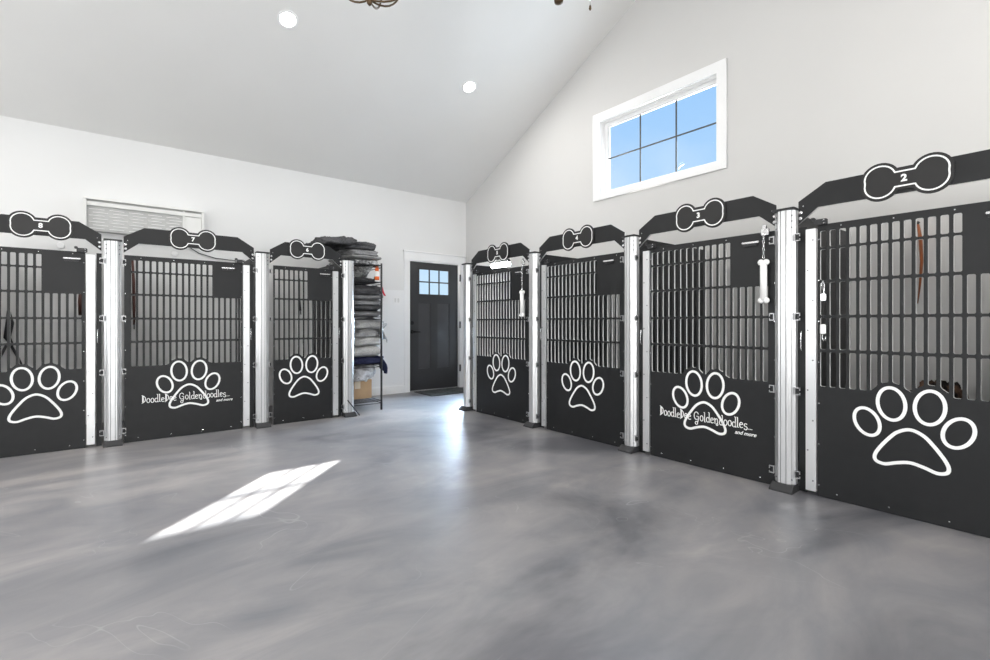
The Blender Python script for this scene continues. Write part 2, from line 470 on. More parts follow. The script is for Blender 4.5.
def post_profile():
    h = []
    F, B, w, fw = -.045, .025, .060, .028
    # right half from front centre to back centre
    h += [(.0135, F), (.0140, F + .005), (.0180, F + .005), (.0185, F), (fw, F)]
    c = (w, F + (w - fw))
    for t0, t1 in ((.46, .54),):
        p = Vector((fw, F)).lerp(Vector(c), t0); q = Vector((fw, F)).lerp(Vector(c), t1); nn = Vector((-.0045, .0045))
        h += [tuple(p), tuple(p + nn), tuple(q + nn), tuple(q)]
    h += [c]
    for y0, y1 in ((.006, .010),):
        h += [(w, y0), (w - .005, y0), (w - .005, y1), (w, y1)]
    h += [(w, B)]
    return h + [(-x, y) for x, y in reversed(h)]
PROF = post_profile()

def post_mesh():
    bm = bmesh.new(); z0, z1 = .045, 1.770
    a = [bm.verts.new((x, y, z0)) for x, y in PROF]; b = [bm.verts.new((x, y, z1)) for x, y in PROF]
    n = len(PROF)
    for i in range(n): bm.faces.new((a[i], a[(i + 1) % n], b[(i + 1) % n], b[i]))
    bm.faces.new(b); bm.faces.new(list(reversed(a)))
    bmesh.ops.recalc_face_normals(bm, faces=bm.faces)
    me = bm_mesh('post_body', bm); me.materials.append(M['alu']); me.materials.append(M['groove'])
    for p in me.polygons:
        c = p.center
        if len(p.vertices) == 4 and p.area < .0115:
            idx = [me.vertices[i].co for i in p.vertices]
            p.material_index = 0
    # groove floors get the dark material
    for p in me.polygons:
        if len(p.vertices) != 4: continue
        xy = {(round(me.vertices[i].co.x, 5), round(me.vertices[i].co.y, 5)) for i in p.vertices}
        xs = list(xy)
        if len(xs) == 2:
            mid = ((xs[0][0] + xs[1][0]) / 2, (xs[0][1] + xs[1][1]) / 2)
            L_ = math.hypot(xs[0][0] - xs[1][0], xs[0][1] - xs[1][1])
            inx = abs(abs(mid[0]) - .055) < .0006 and L_ < .0065 and mid[1] > -.010
            fr = abs(mid[1] - (-.040)) < .0006 and L_ < .0045 and abs(mid[0]) < .02
            if inx or fr or (L_ < .0062 and not inx and mid[1] < -.012 and abs(mid[0]) > .03): p.material_index = 1
    return me
POST = post_mesh()
bm = bmesh.new(); add_box(bm, -.064, .064, -.052, .030, 1.770, 1.785, .003); CAP = bm_mesh('cap', bm); CAP.materials.append(M['iron'])
bm = bmesh.new()
lo = [(-.066, -.092), (.066, -.092), (.066, .032), (-.066, .032)]; hi = [(-.062, -.052), (.062, -.052), (.062, .028), (-.062, .028)]
vl = [bm.verts.new((x, y, 0)) for x, y in lo]; vm = [bm.verts.new((x, y, .012)) for x, y in lo]; vh = [bm.verts.new((x, y, .046)) for x, y in hi]
for A_, B_ in ((vl, vm), (vm, vh)):
    for i in range(4): bm.faces.new((A_[i], A_[(i + 1) % 4], B_[(i + 1) % 4], B_[i]))
bm.faces.new(vh); bm.faces.new(list(reversed(vl))); FOOT = bm_mesh('foot', bm); FOOT.materials.append(M['rubber'])
def bracket_mesh():
    bm = bmesh.new()   # C-shaped steel hinge bracket, outline square with a gap
    add_box(bm, .060, .090, -.030, -.024, .018, .024); add_box(bm, .060, .090, -.030, -.024, -.024, -.018)
    add_box(bm, .060, .064, -.032, -.004, -.024, .024); add_box(bm, .086, .090, -.030, -.024, .004, .024); add_box(bm, .086, .090, -.030, -.024, -.024, -.010)
    me = bm_mesh('hinge_bracket', bm); me.materials.append(M['steel']); return me
BR = bracket_mesh()
bm = bmesh.new(); add_lathe(bm, [(.007, -.017), (.007, .017)], (.073, -.016, 0), 10); HP = bm_mesh('hinge_pin', bm); HP.materials.append(M['iron'])

def make_post(loc, rz, label, left=True, right=True):
    p = empty('kennel_post', loc, rz, label, 'post', 'aluminium posts of the kennel fronts')
    link('post_body', POST, p); link('cap', CAP, p); link('foot', FOOT, p)
    for s, on in ((1, right), (-1, left)):
        if not on: continue
        for z in (1.595, 1.10, .635, .115):
            b = link('hinge_bracket', BR, p, loc=(0, 0, z)); b.scale = (s, 1, 1)
            link('hinge_pin', HP, b)
    for s in (-1, 1):
        for z in (.075, 1.735, 1.70, 1.66): screw(p, s * .045, z, -.0305, RIVET, 'rivet')
    return p

GY = -1.205     # gate plane of the right-hand row (world y)
GX = 1.26      # gate plane of the left-hand row (world x)
# right row, from the door end: 5, 4, 3, 2
RX = [1.785, 2.975, 4.160, 5.335, 6.525]
rows = [('5', 'black slatted kennel gate nearest the entry door, under the glowing light bar', False),
        ('4', 'black slatted kennel gate with plain white paw, under the bone numbered 4', False),
        ('3', 'black slatted kennel gate with white paw and business name, hanging white bone, under number 3', True),
        ('2', 'largest-looking black slatted kennel gate at the right edge, under the bone numbered 2', False)]
for i, (n, lab, txt) in enumerate(rows):
    x = RX[i] + .0725 - (.010 if n == '2' else 0); gy = GY + (.015 if n == '2' else 0)
    make_gate((x, gy, 0), 0, lab, True, False, txt, {'2': -.028, '3': -.012}.get(n, 0))
    make_arch((x, gy, 0), 0, 'black angled header board with white-outlined bone numbered %s' % n, True, n)
for i, x in enumerate(RX):
    lab = ['silver ribbed post between the entry door and kennel 5', 'silver ribbed post between kennels 5 and 4', 'silver ribbed post between kennels 4 and 3',
           'silver ribbed post between kennels 3 and 2', 'silver ribbed post on the far right of kennel 2'][i]
    make_post((x, GY, 0), 0, lab, left=i > 0)
# left row: 8, 7, 6
LY = [-5.505, -4.600, -3.405, -2.500]
lrows = [('8', 'black slatted kennel gate at the left edge of the photo, under the bone numbered 8', False, False),
         ('7', 'black slatted kennel gate with white paw and business name, under the bone numbered 7', True, True),
         ('6', 'narrow black slatted kennel gate with white paw, under the bone numbered 6', False, False)]
for i, (n, lab, txt, wide) in enumerate(lrows):
    y = LY[i] + .0705
    make_gate((GX, y, 0), PI / 2, lab, wide, True, txt)
    make_arch((GX, y, 0), PI / 2, 'black angled header board with white-outlined bone numbered %s' % n, wide, n)
llab = ['silver ribbed post on the far left of kennel 8', 'silver ribbed post between kennels 8 and 7', 'silver ribbed post between kennels 7 and 6', 'silver ribbed post between kennel 6 and the blanket rack']
for i, y in enumerate(LY):
    p = make_post((GX, y, 0), PI / 2, llab[i], right=i < 3)
tube('floor_brace', [(-.03, -.055, .19), (.090, -.11, .012)], .006, M['iron'], p)

# dividers between kennels
for i, x in enumerate(RX):
    lab = ['black divider panel closing the door end of kennel 5', 'black divider panel between kennels 5 and 4', 'black divider panel between kennels 4 and 3', 'black divider panel between kennels 3 and 2', 'black divider panel right of kennel 2'][i]
    d = empty('kennel_divider', (x, 0, 0), 0, lab, 'divider', 'solid dividers between kennels')
    box('panel', (-.010, .010, GY + .045, -.055, .012, 1.775), M['black'], d)
    box('wall_channel', (-.022, .022, -.054, -.022, 0, 1.78), M['alu'], d, .002)
for i, y in enumerate(LY):
    lab = ['black divider panel left of kennel 8', 'black divider panel between kennels 8 and 7', 'black divider panel between kennels 7 and 6', 'black divider panel between kennel 6 and the blanket rack'][i]
    d = empty('kennel_divider', (0, y, 0), 0, lab, 'divider', 'solid dividers between kennels')
    box('panel', (.055, GX - .045, -.010, .010, .012, 1.775), M['black'], d)
    box('wall_channel', (.022, .054, -.022, .022, 0, 1.78), M['alu'], d, .002)

# ------------------------------------------------------------------ room shell
RW, RD, EH = 9.20, 9.0, 3.067
RIDGE = 4.60; SL = .482; RZ = EH + SL * RIDGE
struct(box('floor', (-.15, RW + .15, -RD - .15, .15, -.12, 0), M['floor']))
# gable wall with window and an unseen sidelight beside kennel 5, added for bluish floor light
WX0, WX1, WZ0, WZ1 = 2.84, 4.277, 2.612, 3.475
SX0, SX1, SZ0, SZ1 = .22, .72, .35, 1.95
g_out = [(-.15, -.12), (RW + .15, -.12), (RW + .15, EH - .07), (RIDGE, RZ), (-.15, EH - .07)]
def rect(a, b, c, d): return [(a, c), (b, c), (b, d), (a, d)]
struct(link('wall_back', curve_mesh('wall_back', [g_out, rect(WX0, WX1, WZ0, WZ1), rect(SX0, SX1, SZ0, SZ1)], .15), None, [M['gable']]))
# left wall with door opening : local u = world y
DY0, DY1, DZ = -1.055, -.140, 2.022
w = link('wall_left', curve_mesh('wall_left', [[(-RD, -.12), (DY0, -.12), (DY0, DZ), (DY1, DZ), (DY1, -.12), (0, -.12), (0, EH), (-RD, EH)]], .15), None, [M['wall']])
w.rotation_euler = (0, 0, PI / 2); struct(w)
# right wall, out of view: two window openings added for daylight
def opening_wall(name, x, loops):
    o = link(name, curve_mesh(name, loops, .15), None, [M['wall']]); o.rotation_euler = (0, 0, PI / 2); o.location = (x, 0, 0); return struct(o)
opening_wall('wall_right', RW + .15, [[(-RD, -.12), (0, -.12), (0, EH), (-RD, EH)], rect(-4.6, -2.6, .9, 2.3), rect(-8.0, -6.0, .9, 2.3)])
o = link('wall_front', curve_mesh('wall_front', [g_out, rect(1.2, 3.8, .9, 2.3), rect(5.4, 8.0, .9, 2.3)], .15), None, [M['gable']]); o.location = (0, -RD - .15, 0); struct(o)
for nm, x0, x1 in (('ceiling', -.15, RIDGE), ('ceiling_far_slope', RIDGE, RW + .15)):
    bm = bmesh.new()
    z0 = EH + SL * x0 if x0 < 1 else RZ; z1 = RZ if x0 < 1 else RZ - SL * (x1 - RIDGE)
    vs = [bm.verts.new(p) for p in ((x0, .15, z0), (x1, .15, z1), (x1, -RD - .15, z1), (x0, -RD - .15, z0), (x0, .15, z0 + .12), (x1, .15, z1 + .12), (x1, -RD - .15, z1 + .12), (x0, -RD - .15, z0 + .12))]
    for f in ((0, 1, 2, 3), (4, 7, 6, 5), (0, 4, 5, 1), (1, 5, 6, 2), (2, 6, 7, 3), (3, 7, 4, 0)): bm.faces.new([vs[i] for i in f])
    bmesh.ops.recalc_face_normals(bm, faces=bm.faces)
    struct(link(nm, bm_mesh(nm, bm), None, [M['ceil']]))
# white wall board behind the lower walls
WS = 1.555
struct(box('trim_1', (0, .010, -2.45, DY0 - .093, .002, WS), M['wainscot']))
# baseboards
struct(box('baseboard_left', (0, .026, -RD, DY0 - .095, 0, .115), M['trim'], None, .003))
struct(box('baseboard_back', (SX1 + .1, RW, -.026, 0, 0, .115), M['trim'], None, .003))
struct(box('baseboard_corner', (0, .016, DY1 + .095, -.002, 0, .115), M['trim'], None, .003))

# ------------------------------------------------------------------ door in left wall
def wallspace(name, loops, t, y0, mat, parent=None):
    o = link(name, curve_mesh(name, loops, t, y0), parent, [mat]); return o
d1 = bpy.data.objects.new('door_1', None); COL.objects.link(d1); d1.rotation_euler = (0, 0, PI / 2); struct(d1)
a, b = DY0 + .008, DY1 - .008
G0, G1, GZ0, GZ1 = -.866, -.328, 1.515, 1.900
P1 = (-.890, -.655); P2 = (-.545, -.300); PZ0, PZ1 = .33, 1.38
sl = [rect(a, b, .012, DZ - .008), rect(G0 - .030, G1 + .020, GZ0 - .020, GZ1 + .020), rect(*P1, PZ0, PZ1), rect(*P2, PZ0, PZ1)]
struct(wallspace('door_slab', sl, .045, .030, M['door'], d1))
for q in (P1, P2):
    struct(wallspace('recessed_panel', [rect(q[0] - .005, q[1] + .005, PZ0 - .005, PZ1 + .005)], .012, .048, M['doorpanel_sheen'], d1))
    fr = [rect(q[0], q[1], PZ0, PZ1), rect(q[0] + .014, q[1] - .014, PZ0 + .014, PZ1 - .014)]
    struct(wallspace('panel_moulding', fr, .010, .038, M['door'], d1))
struct(wallspace('glass_frame', [rect(G0 - .034, G1 + .034, GZ0 - .030, GZ1 + .030), rect(G0, G1, GZ0, GZ1)], .006, .024, M['door'], d1))
struct(wallspace('glass_pane', [rect(G0 - .028, G1 + .018, GZ0 - .018, GZ1 + .018)], .004, .036, M['glass'], d1))
th = (G1 - G0) / 3
for k in (1, 2): struct(wallspace('muntin', [rect(G0 + th * k - .011, G0 + th * k + .011, GZ0, GZ1)], .008, .026, M['muntin'], d1))
struct(wallspace('muntin', [rect(G0, G1, (GZ0 + GZ1) / 2 - .010, (GZ0 + GZ1) / 2 + .010)], .007, .0265, M['muntin'], d1))
struct(wallspace('threshold', [rect(DY0, DY1, 0.0, .011)], .13, .012, M['chrome'], d1))
hx = -1.000
db = bmesh.new(); add_lathe(db, [(.030, .030), (.030, .014), (.016, .012), (.016, -.006)], (hx, 0, 1.062), 20, 'Y')
struct(link('deadbolt', bm_mesh('deadbolt', db), d1, [M['hardware']]))
db = bmesh.new(); add_lathe(db, [(.030, .030), (.030, .016), (.012, .014), (.012, -.028)], (hx, 0, .925), 20, 'Y')
struct(link('handle_rose', bm_mesh('handle_rose', db), d1, [M['hardware']]))
struct(tube('door_handle', [(hx, -.028, .925), (hx + .03, -.032, .925), (hx + .115, -.032, .922)], [.013, .012, .010], M['hardware'], d1, 10))
for z in (1.80, 1.03, .32):
    struct(tube('hinge', [(DY1 + .004, -.026, z - .055), (DY1 + .004, -.026, z + .055)], .012, M['hardware'], d1))
# casing
cas = [(DY0 - .092, 0), (DY0, 0), (DY0, DZ), (DY1, DZ), (DY1, 0), (DY1 + .092, 0), (DY1 + .092, DZ + .005), (DY0 - .092, DZ + .005)]
o = wallspace('trim_3', [cas], .020, -.020, M['trim']); o.rotation_euler = (0, 0, PI / 2); struct(o)
bm = bmesh.new(); add_box(bm, -.026, 0, DY0 - .10, DY1 + .10, DZ + .005, DZ + .130, .002); add_box(bm, -.040, 0, DY0 - .112, DY1 + .112, DZ + .130, DZ + .152, .002)
for v in bm.verts: v.co.x = -v.co.x
bmesh.ops.reverse_faces(bm, faces=bm.faces)
struct(link('trim_4', bm_mesh('trim_4', bm), None, [M['trim']]))
# door lining (reveal)
o = wallspace('trim_5', [[(DY0, 0), (DY0 + .006, 0), (DY0 + .006, DZ - .006), (DY1 - .006, DZ - .006), (DY1 - .006, 0), (DY1, 0), (DY1, DZ), (DY0, DZ)]], .15, 0, M['trim']); o.rotation_euler = (0, 0, PI / 2); struct(o)

# ------------------------------------------------------------------ gable window
w1 = bpy.data.objects.new('window_1', None); COL.objects.link(w1); struct(w1)
o0 = [rect(WX0 - .095, WX1 + .095, WZ0 - .075, WZ1 + .105), rect(WX0, WX1, WZ0, WZ1)]
struct(wallspace('casing', o0, .022, -.022, M['trim'], w1))
struct(wallspace('reveal', [rect(WX0, WX1, WZ0, WZ1), rect(WX0 + .008, WX1 - .008, WZ0 + .008, WZ1 - .008)], .15, 0, M['trim'], w1))
struct(wallspace('sash_frame', [rect(WX0 + .008, WX1 - .008, WZ0 + .008, WZ1 - .008), rect(WX0 + .050, WX1 - .050, WZ0 + .045, WZ1 - .045)], .05, .075, M['trim'], w1))
gx0, gx1, gz0, gz1 = WX0 + .050, WX1 - .050, WZ0 + .045, WZ1 - .045
struct(wallspace('glass_pane', [rect(gx0, gx1, gz0, gz1)], .004, .105, M['glass'], w1))
for k in (1, 2):
    xx = gx0 + (gx1 - gx0) * k / 3; struct(wallspace('muntin', [rect(xx - .0075, xx + .0075, gz0, gz1)], .008, .095, M['muntin'], w1))
zz = (gz0 + gz1) / 2; struct(wallspace('muntin', [rect(gx0, gx1, zz - .0075, zz + .0075)], .007, .096, M['muntin'], w1))
# unseen sidelight, added as a source for the bluish light by the door
w2 = bpy.data.objects.new('window_2', None); COL.objects.link(w2); struct(w2)
struct(wallspace('casing', [rect(SX0 - .08, SX1 + .08, SZ0 - .08, SZ1 + .08), rect(SX0, SX1, SZ0, SZ1)], .02, -.02, M['trim'], w2))
struct(wallspace('sash_frame', [rect(SX0, SX1, SZ0, SZ1), rect(SX0 + .04, SX1 - .04, SZ0 + .04, SZ1 - .04)], .05, .075, M['trim'], w2))
struct(wallspace('glass_pane', [rect(SX0 + .04, SX1 - .04, SZ0 + .04, SZ1 - .04)], .004, .105, M['pane_glow'], w2))
# unseen windows behind the camera, added to bring in daylight
n_ = 3
for (kind, a0, a1) in (('r', -4.6, -2.6), ('r', -8.0, -6.0), ('f', 1.2, 3.8), ('f', 5.4, 8.0)):
    o = wallspace('window_%d' % n_, [rect(a0, a1, .9, 2.3), rect(a0 + .06, (a0 + a1) / 2 - .03, .96, 2.24), rect((a0 + a1) / 2 + .03, a1 - .06, .96, 2.24)], .06, .05, M['trim'])
    if kind == 'r': o.rotation_euler = (0, 0, PI / 2); o.location = (RW + .15, 0, 0)
    else: o.location = (0, -RD - .15, 0)
    struct(o); n_ += 1

# ------------------------------------------------------------------ ceiling fittings
ang = math.atan(SL)
def on_slope(x): return EH + SL * x if x < RIDGE else EH + SL * (2 * RIDGE - x)
k_ = 0
for y in (-1.20, -3.30, -5.40, -7.50):
    for x in (1.81, 2 * RIDGE - 1.81):
        lab = {(-3.30, 1.81): 'round recessed downlight in the sloped ceiling, the larger one at upper left', (-1.20, 1.81): 'round recessed downlight in the sloped ceiling, the smaller one nearer the gable'}.get((y, x), 'round recessed downlight in the ceiling out of the picture')
        t = empty('recessed_downlight', (x, y, on_slope(x)), 0, lab, 'ceiling light', 'recessed ceiling downlights')
        t.rotation_euler = (0, -ang if x < RIDGE else ang, 0)
        bm = bmesh.new()
        add_lathe(bm, [(.072, -.001), (.072, -.006), (.092, -.006), (.094, -.001)], seg=32)
        link('trim_ring', bm_mesh('trim_ring', bm), t, [M['trim']])
        lathe('lens', [(.070, -.001), (.070, -.007), (.03, -.010)], M['lens'], t, seg=32)
        ld = bpy.data.lights.new('downlight_lamp', 'AREA'); ld.shape = 'DISK'; ld.size = .14; ld.energy = 20; ld.color = (1, .97, .93)
        lo_ = bpy.data.objects.new('downlight_lamp', ld); COL.objects.link(lo_); lo_.parent = t; lo_.location = (0, 0, -.016)

# orb chandelier hanging from the ridge, only its lowest wires show
OC = Vector((RIDGE, -3.69, 2.685)); R0 = .205
t = empty('orb_chandelier', OC, .35, 'brown wire orb light whose lowest rings show at the top of the photo', 'chandelier')
for i, (ax, rot) in enumerate(((0, 0), (1, 0), (1, 60), (1, 120), (2, 90))):
    pts = []
    for k in range(40):
        a_ = 2 * PI * k / 40
        v = Vector((math.cos(a_), math.sin(a_), 0)) if ax == 0 else Vector((math.cos(a_), 0, math.sin(a_)))
        if ax == 0: v *= .995
        pts.append(Matrix.Rotation(math.radians(rot), 3, 'Z') @ v * R0)
    tube('wire_ring', pts, .0045, M['bronze'], t, 6, True)
lathe('finial', [(.004, -.232), (.012, -.222), (.012, -.210), (.006, -.198)], M['bronze'], t, seg=12)
tube('hanging_rod', [(0, 0, R0 - .01), (0, 0, RZ - OC.z - .03)], .007, M['bronze'], t)
lathe('canopy', [(.065, RZ - OC.z - .035), (.06, RZ - OC.z - .055), (.02, RZ - OC.z - .06)], M['bronze'], t)
for k in range(4):
    a_ = PI / 2 * k + .4
    ar = tube('arm', [(0, 0, .12), (.05 * math.cos(a_), .05 * math.sin(a_), .02), (.10 * math.cos(a_), .10 * math.sin(a_), .03)], .005, M['bronze'], t)
    lathe('bulb', [(.006, .03), (.017, .06), (.014, .09), (.003, .12)], M['core'], ar, (.10 * math.cos(a_), .10 * math.sin(a_), 0), 12)

# ceiling fan at the ridge, only the light kit's lowest cups and the pull chain show
FC = Vector((RIDGE, -2.54, 3.015))
t = empty('ceiling_fan', FC, 0, 'dark ceiling fan whose lamp cups and pull chain just show at the top edge', 'ceiling fan')
lathe('light_kit', [(.02, .085), (.05, .10), (.075, .16), (.03, .24)], M['bronze'], t)
for k in range(4):
    a_ = PI / 2 * k + .62; c_, s_ = math.cos(a_), math.sin(a_)
    ar = tube('lamp_arm', [(.05 * c_, .05 * s_, .13), (.10 * c_, .10 * s_, .12), (.13 * c_, .13 * s_, .07)], .008, M['bronze'], t)
    lathe('lamp_cup', [(.008, .004), (.026, .010), (.030, .04), (.012, .075)], M['bronze'], ar, (.13 * c_, .13 * s_, 0), 16)
lathe('motor', [(.05, .24), (.13, .28), (.14, .40), (.07, .46)], M['iron'], t)
for k in range(5):
    a_ = 2 * PI * k / 5
    bm = bmesh.new(); add_box(bm, .12, .60, -.06, .06, .64, .648, .003)
    for v in bm.verts: v.co = Matrix.Rotation(a_, 3, 'Z') @ v.co
    link('blade', bm_mesh('blade', bm), t, [M['iron']])
lathe('blade_hub', [(.14, .46), (.14, .66), (.05, .68)], M['iron'], t)
tube('down_rod', [(0, 0, .66), (0, 0, RZ - FC.z - .02)], .014, M['iron'], t)
tube('pull_chain', [(.126, .158, .115), (.127, .160, -.090)], .0022, M['chrome'], t, 6)
lathe('chain_knob', [(.003, -.120), (.008, -.110), (.006, -.094), (.002, -.088)], M['bronze'], t, (.127, .160, 0), 10)

# ------------------------------------------------------------------ wall air conditioner on left wall
t = empty('air_conditioner', (0, -4.315, 2.02), PI / 2, 'white louvred air conditioner mounted high on the left wall behind kennels 8 and 7', 'air conditioner')
Wd = .53
def ab(name, b, m, bev=0.0): return box(name, b, m, t, bev)
body = ab('body', (-Wd, Wd, -.10, -.001, 0, .330), M['acg'], .004)
ab('top_rail', (-Wd - .004, Wd + .004, -.150, -.001, .318, .340), M['acw'], .004)
ab('upper_band', (-Wd, Wd, -.128, -.100, .258, .300), M['acw'], .004)
ab('end_rail', (-Wd - .004, -Wd + .022, -.145, -.001, -.006, .318), M['acw'], .004)
ab('end_rail', (Wd - .022, Wd + .004, -.145, -.001, -.006, .318), M['acw'], .004)
ab('divider', (.325, .345, -.125, -.10, 0, .318), M['acw'], .002)
ab('control_panel', (.346, Wd - .023, -.112, -.10, .01, .255), M['acw'], .002)
for k in range(7):
    bm = bmesh.new(); z = .025 + k * .033
    for j in range(5):
        xa = -Wd + .04 + j * .165 + (k % 2) * .03
        add_box(bm, xa, min(xa + .125, .32), -.108, -.100, z, z + .006, .001)
    link('louvre_slat', bm_mesh('louvre_slat', bm), t, [M['acl']])
# round cover plates on the wall and the unit's cable
for y in (-4.06, -5.03):
    o = lathe('wall_cap', [(.032, 0.0), (.032, .010), (.025, .014)], M['trim'], None, (0, y, 1.853), 24, 'X')
    tag(o, 'round white cover plate on the wall above kennel %s' % ('7' if y > -4.5 else '8'), 'cover plate', 'round wall cover plates')
o = tube('power_cable', [(.010, -3.99, 2.02), (.012, -3.93, 1.95), (.012, -3.82, 1.88), (.012, -3.65, 1.835), (.012, -3.44, 1.825), (.012, -3.42, 1.60)], .005, M['muntin'])
tag(o, 'thin dark cable drooping below the air conditioner behind header 7', 'cable')

# ------------------------------------------------------------------ things hanging on or behind the gates
def hanging_bone(x, top, z1, z0, y, label):
    t = empty('hanging_toy', (x, y, z0), 0, label, 'dog toy', 'white bones hanging on gates')
    h = z1 - z0
    bm = bmesh.new()
    add_lathe(bm, [(.021, .02), (.021, h - .02)], seg=16)
    for zz in (.018, h - .018):
        for s in (-1, 1):
            bmesh.ops.create_icosphere(bm, subdivisions=3, radius=.020, matrix=Matrix.Translation((s * .016, 0, zz)))
    me = bm_mesh('bone', bm, True); link('bone', me, t, [M['toy']])
    ch = bmesh.new(); n = 7; L_ = top - z1 - .03
    for k in range(n):
        zc = h + .012 + (L_ + .01) * k / n; R_ = L_ / n * .62
        pts = [Vector((math.cos(2 * PI * q / 10) * .006, 0, math.sin(2 * PI * q / 10) * R_)) for q in range(10)]
        if k % 2: pts = [Vector((0, p.x, p.z)) for p in pts]
        add_tube(ch, [p + Vector((0, 0, zc + R_ * .5)) for p in pts], .0017, 5, True)
    link('chain', bm_mesh('chain', ch, True), t, [M['chrome']])
    hk = bmesh.new(); add_box(hk, -.018, .030, .000, .020, top - z0 - .03, top - z0 + .012, .003); add_box(hk, -.004, .018, -.010, .010, top - z0 + .005, top - z0 + .035, .003)
    link('hook_clamp', bm_mesh('hook_clamp', hk), t, [M['chrome']])
hanging_bone(2.825, 1.70, 1.40, 1.125, GY - .034, 'white bone-shaped toy hanging by a chain on the gate of kennel 5')
hanging_bone(5.214, 1.665, 1.475, 1.190, GY - .034, 'white bone-shaped toy hanging by a chain on the gate of kennel 3')
# clip with a white tag on gate 2
t = empty('carabiner', (5.545, GY - .020, 1.04), 0, 'silver snap clips with white tag hanging on the left of gate 2', 'clip')
tube('snap_hook', [(.00, 0, .22), (-.008, 0, .25), (.0, 0, .275), (.008, 0, .25), (.004, 0, .20), (.004, 0, .175)], .0035, M['chrome'], t, 6)
box('snap_body', (-.010, .016, -.006, .008, .155, .195), M['chrome'], t, .003)
tube('cord', [(.004, 0, .16), (.002, 0, .07), (.004, 0, .01)], .0022, M['iron'], t, 6)
box('white_tag', (-.014, .016, -.006, .004, -.045, .012), M['toy'], t, .003)
tube('lower_hook', [(.0, 0, -.045), (-.004, 0, -.070), (.004, 0, -.088), (.014, 0, -.078), (.014, 0, -.058)], .003, M['chrome'], t, 6)

def strap(name, pts, w, mat, label, cat='leash', clip=True):
    t = empty(name, pts[-1], 0, label, cat)
    bas = Vector(pts[-1]); P = [Vector(p) - bas for p in pts]
    tube('strap', P, w, mat, t, 8, False, .35)
    if clip: tube('snap_clip', [(0, 0, .01), (0, 0, -.03), (.012, 0, -.045), (.012, 0, -.02)], .006, M['iron'], t, 6)
    pk = P[0]; bm = bmesh.new(); return t, pk
t, pk = strap('dog_leash', [(5.765, -.045, 1.765), (5.778, -.05, 1.66), (5.785, -.05, 1.50), (5.775, -.05, 1.33), (5.762, -.045, 1.20)], [.022, .032, .026, .018, .008], M['leather'], 'tan brown leather leash hanging on the wall inside kennel 2', clip=False)
tube('wall_hook', [(pk.x, pk.y + .034, pk.z + .02), (pk.x, pk.y - .01, pk.z + .02), (pk.x, pk.y - .01, pk.z - .01)], .006, M['iron'], t, 6)
t, pk = strap('dog_leash', [(.045, -4.445, 1.75), (.05, -4.435, 1.5), (.05, -4.432, 1.25), (.045, -4.430, 1.04)], [.010, .014, .014, .010], M['dleather'], 'thin dark brown leash hanging on the wall inside kennel 7')
tube('wall_hook', [(-.034 + pk.x, pk.y, pk.z + .02), (pk.x + .01, pk.y, pk.z + .02), (pk.x + .01, pk.y, pk.z - .01)], .006, M['iron'], t, 6)
t, pk = strap('dog_leash', [(.045, -4.878, 1.40), (.05, -4.874, 1.28), (.045, -4.878, 1.14)], [.008, .020, .012], M['dleather'], 'short dark leash hanging inside kennel 8 near its right end', clip=False)
tube('wall_hook', [(-.034 + pk.x, pk.y, pk.z + .02), (pk.x + .01, pk.y, pk.z + .02), (pk.x + .01, pk.y, pk.z - .01)], .006, M['iron'], t, 6)
t, pk = strap('dog_leash', [(.045, -2.690, 1.62), (.05, -2.695, 1.40), (.05, -2.680, 1.22)], [.006, .009, .012], M['nylon'], 'thin black lead hanging on the wall inside narrow kennel 6')
tube('wall_hook', [(-.034 + pk.x, pk.y, pk.z + .02), (pk.x + .01, pk.y, pk.z + .02), (pk.x + .01, pk.y, pk.z - .01)], .006, M['iron'], t, 6)
t = empty('dog_harness', (.05, -5.40, .62), 0, 'black harness with long loops hanging inside kennel 8', 'harness')
tube('chest_strap', [(0, 0, .56), (.01, .01, .44), (0, -.01, .30), (.01, .03, .22)], [.012, .030, .026, .012], M['nylon'], t, 8, False, .4)
tube('loop_strap', [(0, -.01, .24), (.01, -.06, .10), (0, -.075, -.06), (.01, -.04, -.10)], .011, M['nylon'], t, 8, False, .4)
tube('loop_strap', [(0, .01, .24), (.01, .06, .12), (0, .115, -.05), (.01, .10, -.10)], .011, M['nylon'], t, 8, False, .4)
tube('wall_hook', [(-.04, 0, .58), (.01, 0, .58), (.01, 0, .55)], .006, M['iron'], t, 6)

# LED bar lit over kennel 5, held by the back of the header
t = empty('led_work_light', (2.385, GY + .035, 1.715), 0, 'glowing white light bar under the arch of kennel 5', 'light')
box('housing', (-.16, .16, -.018, .012, .022, .040), M['iron'], t, .004)
tube('led_tube', [(-.145, -.004, .000), (.145, -.004, .000)], .028, M['led'], t, 12)
box('bracket', (-.15, -.12, -.020, .006, .030, .075), M['iron'], t); box('bracket', (.12, .15, -.020, .006, .030, .075), M['iron'], t)
ld = bpy.data.lights.new('work_light_lamp', 'AREA'); ld.shape = 'RECTANGLE'; ld.size = .36; ld.size_y = .03; ld.energy = 4
lo_ = bpy.data.objects.new('work_light_lamp', ld); COL.objects.link(lo_); lo_.parent = t; lo_.location = (0, -.03, -.02); lo_.rotation_euler = (math.radians(50), 0, 0)

